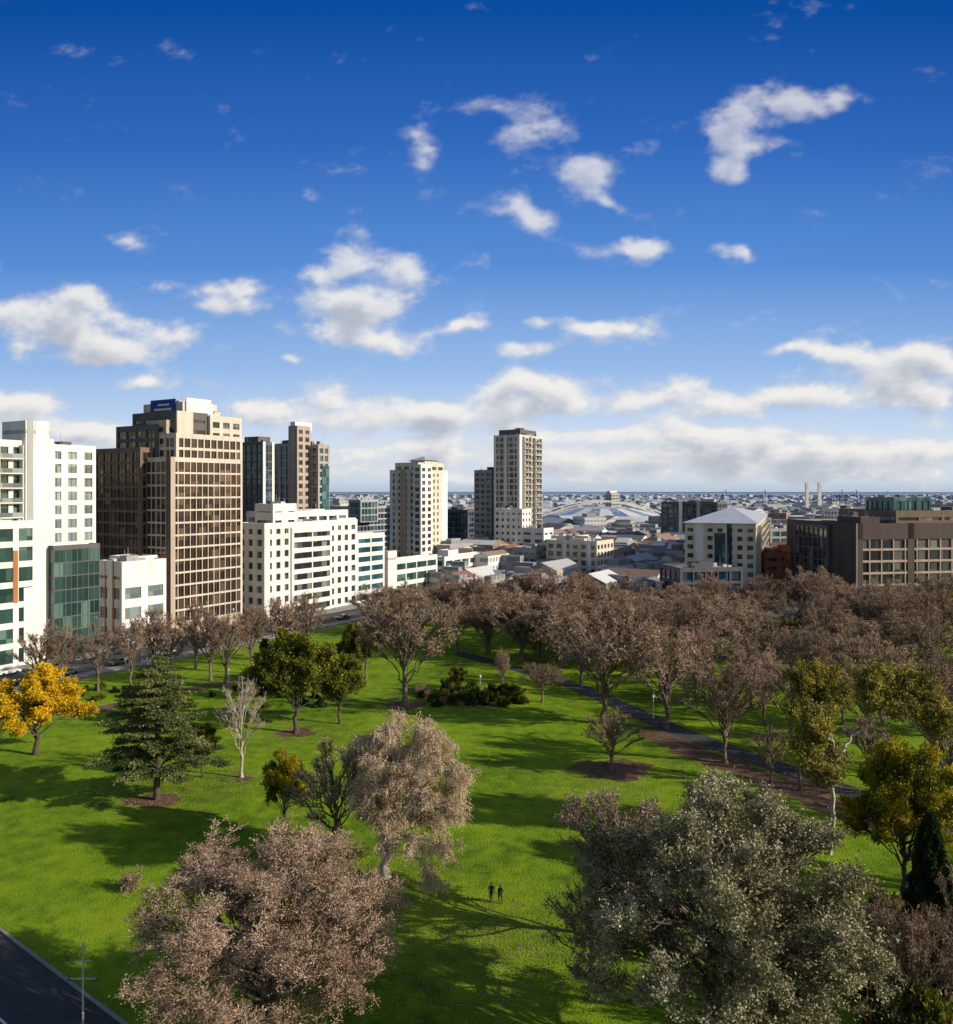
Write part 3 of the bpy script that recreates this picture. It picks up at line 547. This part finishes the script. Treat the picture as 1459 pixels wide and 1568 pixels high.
gum('gum_tree',1270,1308,[(1270,1308,0),(1276,1240,0),(1273,1190,0),(1290,1150,.3),(1310,1124,.8),(1340,1106,1.2),(1358,1080,1.5)],
    [(1250,1105,-.5,34,30),(1228,1145,.5,28,26),(1275,1155,1,22,24),(1262,1185,-1,24,18),(1345,1045,1,38,28),(1395,1050,2,40,32),(1425,1085,1,38,32),(1380,1085,0,26,18),(1440,1115,2,26,20),(1235,1175,0,20,16),(1330,1070,1,24,16)],.27,[barkw,lfeuc],1000)
gum('gum_tree',1225,1210,[(1225,1210,0),(1224,1150,0),(1235,1100,.5),(1250,1060,.5)],
    [(1235,1040,0,34,30),(1270,1035,1,30,26),(1255,1070,0,36,26),(1290,1065,1,24,24),(1225,1085,-1,26,26)],.26,[bark,lfeuc],750)
for i,u in enumerate((95,150,200,262,322,385,345,300,430,470,60,235)):
    v=(1062,1058,1052,1046,1042,1032,1050,1024,1022,1015,1060,1040)[i]
    put(bareB[i%3],'bare_street_tree',u,v,v-rng.uniform(98,125),rng.uniform(70,95))
mass=empty('distant_bare_tree_mass'); Rr=random.Random(3)
for i in range(118):
    y=Rr.uniform(176,242); x=Rr.uniform(-28,.66*y)
    if x<-5 and y<205: continue
    put((bareP if Rr.random()<.5 else bareB)[i%3],'bare_tree_%d'%i,0,0,Rr.uniform(10.5,16.5),Rr.uniform(6,9),parent=mass,xy=(x,y))
for (u,v,vt,w) in((800,1012,905,130),(745,1002,915,95),(700,1000,905,100),(860,1020,925,115),(980,1030,915,125),(1050,1020,920,115),(1130,1030,905,130),(1190,1045,945,120),(1240,1080,950,130),(1300,1060,945,140),(1350,1100,965,140),(1420,1060,930,140),(1170,1110,990,100),(1455,1130,985,125),(1380,1020,930,120),(1290,1110,1000,105),(770,1060,990,40),(830,1075,1010,80),(560,1040,950,75),(1180,1200,1100,95),(1330,1190,1090,110),
    (1150,1085,975,110),(1085,1050,940,110),(1010,1060,960,90),(890,1050,955,110),(1210,1130,1010,100),(1440,1190,1050,130),(1060,1330,1228,90),(1180,1330,1232,90),(1330,1140,1020,110),(1260,1020,925,120)):  # includes two short trees hidden behind the olive, added for their shadows
    put((bareP+bareB)[Rr.randrange(7)],'bare_park_tree',u,v,vt,w)
put(greenT[1],'evergreen_tree',548,1050,950,66); put(greenT[1],'evergreen_tree',700,1062,1020,36)
for (x,y,h,r) in((60,60,15,7),(64,90,14,7),(62,112,16,8),(80,80,15,8),(85,125,15,8),(50,76,11,4.5),(95,105,16,8),(100,150,15,8),(110,175,15,8),(58,101,12,4.5),(72,70,14,7),(52,70,11,5)):  # unseen trees right of the frame, added to streak the lawn with shadow
    put(bareB[int(x)%3],'bare_park_tree',0,0,h,r,xy=(x,y))
# fallen leaves under the trees
tm=TM(); cs=[G(u,v) for (u,v,_,_) in spots]+[G(640,1440),G(760,1500),G(470,1330),G(800,1420),G(930,1210)]
C=np.concatenate([np.column_stack([rng.normal(x,4.5,1400),rng.normal(y,3.5,1400),rng.uniform(.02,.05,1400)]) for x,y in cs]); tm.leaves(C,.09,0,flat=.8); link(bpy.data.objects.new('fallen_leaves',tm.mesh('fallen_leaves',[lfbrown])))
def shrub(name,mats,n=9000,size=.14,k=14):
    tm=TM(); st=np.zeros((k,3)); E=nrm(rng.normal(size=(k,3))*[1,1,.6]+[0,0,.7])*np.array([1,1,1.2])*rng.uniform(.7,1.1,(k,1)); P=bez(st,np.tile([[0,0,1.]],(k,1)),E,5,.05); tm.tubes(P,np.tile(np.linspace(.05,.015,5),(k,1)),4,0)
    m=k*10; s2=P[rng.integers(0,k,m),rng.integers(1,5,m)]; E2=s2+nrm(rng.normal(size=(m,3))+[0,0,.3])*.4; E2[:,2]=np.maximum(E2[:,2],.03); P2=bez(s2,nrm(E2-s2),E2,3,.05); tm.tubes(P2,np.full((m,3),.01),3,0)
    C=P2.reshape(-1,3)[rng.integers(0,m*3,n)]+rng.normal(0,.1,(n,3)); C[:,2]=np.maximum(C[:,2],.03); tm.leaves(C,size,1); return tm.mesh(name,mats)
shg=shrub('shrub_mesh',[barkd,lfgreen],size=.1); shb=shrub('bare_shrub_mesh',[bark,lfbrown],2500,.06,20); shd=shrub('dark_shrub_mesh',[barkd,lfcyp],12000,.1)
def putS(me,name,u,v,r,h,parent=None):
    x,y=G(u,v); o=bpy.data.objects.new(name,me); o.location=(x,y,0); o.scale=(r,r,h/1.3); o.rotation_euler=(0,0,rng.uniform(0,6)); return link(o,parent)
putS(shb,'bare_bush',197,1362,1.3,1.9)
bed=empty('garden_bed_shrubs')
for i in range(40):
    t=Rr.random(); putS([shg,shd,shb,shg][i%4],'shrub_%d'%i,645+t*160,1068+Rr.uniform(-10,14),Rr.uniform(.8,1.6),Rr.uniform(.8,2.2),bed)
th=empty('dark_thicket_shrubs')
for i in range(34):
    putS([shd,shb,shg,shb][i%4],'shrub_%d'%i,Rr.uniform(1335,1530),Rr.uniform(1440,1640),Rr.uniform(1.6,2.8),Rr.uniform(2,5.0),th)
put(bareB[2],'bare_thicket_tree',1400,1610,1375,150); put(bareB[1],'bare_thicket_tree',1470,1560,1340,130); put(bareB[0],'bare_thicket_tree',1350,1500,1360,90)
ed=empty('street_edge_shrubs')
for i in range(26): putS([shd,shg][i%2],'shrub_%d'%i,Rr.uniform(120,560),Rr.uniform(1055,1085),Rr.uniform(.6,1.3),Rr.uniform(.7,1.5),ed)
# ------------------------------------------------------------ cars
def paintmat(n,c):
    m,nt,b=newmat(n); b.inputs['Base Color'].default_value=(*c,1); b.inputs['Roughness'].default_value=.25; b.inputs['Coat Weight'].default_value=.5
    nz=noise(nt,None,30); bp=N(nt,'ShaderNodeBump'); bp.inputs['Strength'].default_value=.02; nt.links.new(nz.outputs['Fac'],bp.inputs['Height']); nt.links.new(bp.outputs[0],b.inputs['Normal']); return m
M['tyre']=paintmat('tyre_rubber',(.02,.02,.02)); M['carglass']=paintmat('car_glass',(.015,.02,.025))
def car(c,nm):
    M['cp']=paintmat(nm+'_paint',c); mb=MB()
    low=[(-2.2,.35),(-2.25,.75),(-1.9,.9),(-1.5,.95),(1.15,.98),(2.05,.85),(2.25,.6),(2.2,.35)]
    def ex(pr,w0,w1,k):
        n=len(pr); L=[(x,-w0 if z<1.0 else -w1,z) for x,z in pr]; Rq=[(x,-y,z) for x,y,z in L]
        mb.poly(L,k); mb.poly(Rq[::-1],k)
        for i in range(n): j=(i+1)%n; mb.poly([L[j],L[i],Rq[i],Rq[j]],k)
    ex(low,.88,.8,'cp'); ex([(-1.42,.97),(-.88,1.40),(.48,1.43),(1.08,1.0)],.80,.66,'carglass'); ex([(-.9,1.41),(-.8,1.47),(.42,1.49),(.52,1.44)],.66,.64,'cp')
    for x in(-1.35,1.4):
        for y in(-.9,.7):
            b=len(mb.v); n=14; i_=mb.mi('tyre')
            for yy in(y,y+.2):
                for i in range(n): mb.v.append((x+.33*math.cos(6.283*i/n),yy,.33+.33*math.sin(6.283*i/n)))
            for i in range(n): j=(i+1)%n; mb.f.append((b+i,b+j,b+n+j,b+n+i)); mb.m.append(i_)
            mb.f+= [tuple(b+i for i in range(n)),tuple(b+n+i for i in range(n))]; mb.m+=[i_,i_]
    return mb.mesh(nm)
cars=[car(c,'car_%d'%i) for i,c in enumerate(((.7,.7,.7),(.03,.03,.035),(.12,.12,.13),(.3,.32,.34),(.05,.07,.12)))]
for i in range(24):
    c=K0-e1*40+e1*(i*6.1+rng.uniform(-.4,.4))+e2*(3.2 if i%2 else 13.8)
    o=bpy.data.objects.new('parked_car',cars[int(rng.integers(0,5))]); o.location=(c[0],c[1],.02); o.rotation_euler=(0,0,PHI+(0 if i%2 else math.pi)); link(o)
# ------------------------------------------------------------ lamps
def lamp(name,x,y,h,arms=False,k='metal'):
    mb=MB(); mb.cyl(0,0,0,.5,.14,.12,k,10); mb.cyl(0,0,.5,h,.075,.05,k,10)
    if arms:
        mb.box(-.9,.9,-.03,.03,h*.64,h*.64+.07,k); mb.box(-.55,.55,-.03,.03,h*.83,h*.83+.06,k)
        for s in(-1,1): mb.box(s*.9-.16,s*.9+.16,-.1,.1,h*.64-.1,h*.64-.01,'dgrey')
        mb.cyl(0,0,h,h+.25,.11,.04,k,10)
    else: mb.cyl(0,0,h,h+.12,.1,.22,k,10); mb.cyl(0,0,h+.12,h+.42,.22,.18,'white',10); mb.cyl(0,0,h+.42,h+.55,.26,.05,k,10)
    return mb.obj(name,None,(x,y,0))
x,y=G(127,1590); lamp('street_lamp',x,y,(1590-1448)*y/F,True)
for (u,v) in((735,1066),(1000,1100),(1180,1150),(350,1055)): x,y=G(u,v); lamp('park_lamp',x,y,3.4)
for i in range(6):
    c=K0-e1*20+e1*i*26+e2*2.2; lamp('street_lamp',c[0],c[1],8)
# ------------------------------------------------------------ people
def person(name,x,y,rz,h,top,bot,stride):
    s=h/1.75; V=[];E=[];Rd=[]
    def add(p,r,par=None):
        V.append((p[0]*s,p[1]*s,p[2]*s)); Rd.append(r*s); i=len(V)-1
        if par is not None: E.append((par,i))
        return i
    pe=add((0,0,.95),.155); wa=add((0,0,1.12),.135,pe); ch=add((0,.01,1.34),.165,wa); nk=add((0,.0,1.47),.065,ch); hb=add((0,.01,1.56),.07,nk); hd=add((0,.02,1.65),.10,hb); add((0,.0,1.72),.075,hd)
    for sd in(-1,1):
        q=stride*sd
        hp=add((sd*.10,0,.90),.10,pe); kn=add((sd*.11,.18*q+.05,.49),.068,hp); an=add((sd*.11,.30*q-.04,.10),.045,kn); add((sd*.12,.30*q+.13,.045),.04,an)
        sh=add((sd*.19,0,1.40),.07,ch); el=add((sd*.24,-.12*q-.03,1.12),.05,sh); wr=add((sd*.23,-.25*q+.08,.88),.032,el); pm=add((sd*.23,-.27*q+.11,.82),.036,wr)
        for k,(dx,L) in enumerate(((-.03,.075),(-.01,.085),(.01,.08),(.028,.065))):
            k1=add((sd*.23+dx*.3,-.27*q+.12+dx,.78),.010,pm); add((sd*.225,-.27*q+.125+dx,.78-L*.8),.008,k1)
        t1=add((sd*.20,-.27*q+.15,.82),.011,pm); add((sd*.20,-.27*q+.17,.78),.009,t1)
    me=bpy.data.meshes.new(name); me.from_pydata(V,E,[]); o=bpy.data.objects.new(name,me); link(o)
    o.modifiers.new('skin','SKIN')
    for i,r in enumerate(Rd): me.skin_vertices[0].data[i].radius=(r,r)
    me.skin_vertices[0].data[0].use_root=True
    o.modifiers.new('sub','SUBSURF').levels=1; o.modifiers['sub'].render_levels=2
    m,nt,b=newmat(name+'_clothing'); tc=N(nt,'ShaderNodeTexCoord'); sp=N(nt,'ShaderNodeSeparateXYZ'); nt.links.new(tc.outputs['Object'],sp.inputs[0])
    ma=N(nt,'ShaderNodeMath',operation='MULTIPLY'); ma.inputs[1].default_value=1/h; nt.links.new(sp.outputs['Z'],ma.inputs[0])
    r=ramp(nt,[(0,(.02,.02,.02)),(.05,bot),(.54,top),(.855,(.5,.3,.22)),(.93,(.04,.025,.02))],'CONSTANT'); nt.links.new(ma.outputs[0],r.inputs['Fac']); nt.links.new(r.outputs['Color'],b.inputs['Base Color']); b.inputs['Roughness'].default_value=.85
    me.materials.append(m); o.location=(x,y,0); o.rotation_euler=(0,0,rz)
x,y=G(752,1381); person('walking_person',x,y,.2,1.78,(.03,.03,.05),(.02,.025,.05),.8)
x,y=G(766,1383); person('walking_person',x,y,.2,1.7,(.04,.02,.02),(.015,.015,.02),-.7)
# ------------------------------------------------------------ camera
cam=bpy.data.cameras.new('camera'); co=bpy.data.objects.new('camera',cam); link(co); co.location=(0,0,HC); co.rotation_euler=(math.pi/2,0,0)
cam.sensor_fit='HORIZONTAL'; cam.sensor_width=36; cam.lens=36*F/1459; cam.shift_y=-34/1459.; cam.clip_end=60000; cam.clip_start=.5
scene.camera=co
# ------------------------------------------------------------ light
sd=Vector((1,-.30,0)).normalized(); el=math.radians(22); sdir=Vector((sd.x*math.cos(el),sd.y*math.cos(el),math.sin(el)))
L=bpy.data.lights.new('sun','SUN'); L.energy=5.0; L.angle=math.radians(.5); L.color=(1,.90,.74); so=bpy.data.objects.new('sun',L); link(so); so.location=(60,-30,90)
so.rotation_euler=(-sdir).to_track_quat('-Z','Y').to_euler()
w=bpy.data.worlds.new('World'); scene.world=w; w.use_nodes=True; nt=w.node_tree; bg=nt.nodes['Background']
sky=N(nt,'ShaderNodeTexSky'); sky.sky_type='NISHITA'; sky.sun_disc=False; sky.sun_elevation=el; sky.sun_rotation=math.atan2(sd.x,sd.y); sky.altitude=0; sky.air_density=1; sky.dust_density=.8; sky.ozone_density=1.2
nt.links.new(sky.outputs[0],bg.inputs['Color']); bg.inputs['Strength'].default_value=.09
# ------------------------------------------------------------ sky backdrop with clouds, at 15 km
def vn(x,y,seed):
    r=np.random.default_rng(seed).random((256,256)); xi=np.floor(x).astype(int); yi=np.floor(y).astype(int); fx=x-xi; fy=y-yi
    fx=fx*fx*fx*(fx*(fx*6-15)+10); fy=fy*fy*fy*(fy*(fy*6-15)+10); a=r[xi&255,yi&255]; b=r[(xi+1)&255,yi&255]; c=r[xi&255,(yi+1)&255]; d=r[(xi+1)&255,(yi+1)&255]
    return (a*(1-fx)+b*fx)*(1-fy)+(c*(1-fx)+d*fx)*fy
def fbm(x,y,s,o=5,g=.52):
    t=0;a=1;n=0
    for i in range(o): t=t+a*vn(x,y,s+i); n+=a; a*=g; x,y=1.62*x+1.18*y+5.2,-1.18*x+1.62*y+1.7
    return t/n
BL=[(1150,185,60,42,.2,.9),(1120,220,45,28,0,.9),(1205,152,55,24,.1,.9),(1250,162,40,16,0,.7),(1296,154,38,24,0,1.),(1110,268,34,26,0,.8),(1160,232,50,20,.2,.65),(893,278,52,46,-.2,1.),(930,310,40,14,-.3,.6),(805,208,70,30,.1,.5),(850,180,50,26,-.3,.3),(640,205,30,34,0,.7),(645,250,26,30,0,.45),(710,170,60,18,0,.3),
(808,332,50,20,-.55,.95),(880,375,60,18,-.3,.4),(988,380,50,15,.05,.8),(1130,388,36,14,-.2,.55),(1155,395,10,12,0,.5),(1050,322,24,16,0,.45),(505,420,90,34,-.15,.8),(622,408,62,34,-.35,1.),(560,480,105,42,-.2,1.1),(590,520,90,24,-.25,1.),(480,305,30,16,-.3,.35),
(85,500,125,38,-.1,1.1),(240,508,60,20,-.25,.9),(115,458,50,24,-.1,1.),(150,532,70,22,-.1,1.),(20,485,60,22,0,.9),(380,438,42,16,0,.75),(345,466,48,14,-.1,.8),(190,372,55,10,-.3,.5),(235,405,30,10,-.3,.35),(848,490,46,18,0,1.),(930,503,72,18,0,1.),(290,435,50,14,-.1,.35),
(800,545,58,18,0,.8),(705,505,52,12,.1,.6),(900,532,95,14,0,.5),(430,545,24,12,-.3,.8),(390,622,58,26,0,1.2),(560,636,105,20,0,1.3),(500,602,46,24,0,.9),(215,592,65,14,0,.9),(25,622,110,24,-.1,1.2),(110,650,90,14,0,.8),
(790,602,62,26,0,1.1),(860,604,70,18,0,1.),(1030,596,60,26,0,1.3),(960,618,110,18,0,1.),(690,640,90,24,.1,.8),(1120,612,80,20,0,.9),(1240,543,58,12,0,.8),(1340,556,105,30,.1,1.),(1430,560,90,32,.05,1.1),
(1230,615,130,22,0,1.1),(1390,604,110,22,0,1.),(1240,690,220,16,0,1.),(1110,688,70,14,0,1.),(1425,682,80,22,0,1.2),(880,668,260,16,0,.7),(620,692,120,14,0,.8),(1000,705,330,14,0,.8),(60,662,130,18,0,.7),(870,692,60,14,0,.8),(1000,655,200,14,0,.65),(330,690,200,20,0,.6),(750,725,300,12,0,.6),(1250,722,260,12,0,.7)]
def dens(X,Z):
    wx=fbm(X*13,Z*13,140,4)-.5; wz=fbm(X*13+31,Z*13+7,160,4)-.5; x=X+.045*wx; z=Z+.03*wz; acc=np.full(X.shape,-.32)
    for (u,v,ru,rv,ro,s) in BL:
        a=x-(u-U0)/F; b=z-(V0-v)/F; c_,s_=math.cos(ro),math.sin(ro); p=(a*c_+b*s_)/(ru*1.3/F); q=(-a*s_+b*c_)/(rv*1.3/F); r2=p*p+q*q
        acc=acc+(s+.32)*np.exp(-1.7*r2)*np.clip((1.1-acc)*.9,0,1)
    n=fbm(X*20,Z*36,240,6,.58)-.5
    sheet=(fbm(X*5,Z*45,300,5)-.5)*2.4*np.exp(-((Z-.055)/.05)**2)+.42*np.exp(-((Z-.04)/.04)**2)
    far=(fbm(X*6+9,Z*12+4,400,5)-.5)*np.clip((np.abs(X)-.6)*3,0,1)*3
    return acc+n*2.0+sheet*.8+far
def sm(x,a,b): t=np.clip((x-a)/(b-a),0,1); return t*t*(3-2*t)
def axis(a,b,c,d,f,k): return np.concatenate([np.arange(a,b,k),np.arange(b,c,f),np.arange(c,d+k,k)])
xs=axis(-1.6,-.63,.63,1.6,.0019,.012); zs=np.concatenate([np.arange(-.012,.62,.0019),np.arange(.62,1.3,.012)])
X,Z=np.meshgrid(xs,zs,indexing='ij'); D=dens(X,Z); al=sm(D,.02,1.15); D2=(dens(X+.006,Z+.009)+dens(X+.012,Z+.018))/2; sh=sm(D2,.45,1.6)
al=al*(.66+.34*sm(Z,.42,.12))
def lerpc(v,stops):
    p=[s[0] for s in stops]; return np.stack([np.interp(v,p,[s[1][i] for s in stops]) for i in range(3)],-1)
sk=lerpc(Z,[(-.02,(.44,.53,.64)),(0,(.48,.58,.70)),(.014,(.62,.70,.80)),(.05,(.66,.75,.87)),(.09,(.50,.65,.87)),(.15,(.30,.49,.81)),(.27,(.10,.27,.67)),(.42,(.030,.14,.50)),(.58,(.003,.075,.35)),(1.3,(.002,.045,.22))])
sk*=(1+.05*(fbm(X*3,Z*3,500,3)-.5))[...,None]
cc=lerpc(sh,[(0,(.88,.86,.83)),(.45,(.70,.71,.74)),(1,(.47,.51,.59))]); thin=.84+.16*sm(D,.3,1.); cc=cc*thin[...,None]
hz=(.35*np.exp(-np.clip(Z,0,2)/.02))[...,None]; cc=cc*(1-hz)+hz*np.array([.68,.73,.80])
C=sk*(1-al[...,None])+cc*al[...,None]
Rd=15000.; nr=np.sqrt(1+X*X+Z*Z); V=np.stack([X/nr*Rd,1/nr*Rd,Z/nr*Rd+HC],-1).reshape(-1,3).astype(np.float32); nx,nz=X.shape
idx=np.arange(nx*nz).reshape(nx,nz); Q=np.stack([idx[:-1,:-1],idx[:-1,1:],idx[1:,1:],idx[1:,:-1]],-1).reshape(-1,4).astype(np.int32)
me=bpy.data.meshes.new('sky'); me.vertices.add(len(V)); me.vertices.foreach_set('co',V.ravel()); me.loops.add(Q.size); me.loops.foreach_set('vertex_index',Q.ravel()); me.polygons.add(len(Q)); me.polygons.foreach_set('loop_start',np.arange(len(Q),dtype=np.int32)*4); me.update(calc_edges=True)
ca=me.color_attributes.new('col','FLOAT_COLOR','POINT'); ca.data.foreach_set('color',np.concatenate([C,np.ones((nx,nz,1))],-1).reshape(-1).astype(np.float32))
m=bpy.data.materials.new('sky_and_clouds'); m.use_nodes=True; n2=m.node_tree; n2.nodes.remove(n2.nodes['Principled BSDF']); at=N(n2,'ShaderNodeAttribute',attribute_name='col'); em=N(n2,'ShaderNodeEmission'); n2.links.new(at.outputs['Color'],em.inputs['Color']); n2.links.new(em.outputs[0],n2.nodes['Material Output'].inputs['Surface'])
m.cycles.emission_sampling='NONE'; me.materials.append(m); link(bpy.data.objects.new('sky',me))
scene.view_settings.view_transform='Standard'; scene.view_settings.look='None'; scene.view_settings.exposure=0
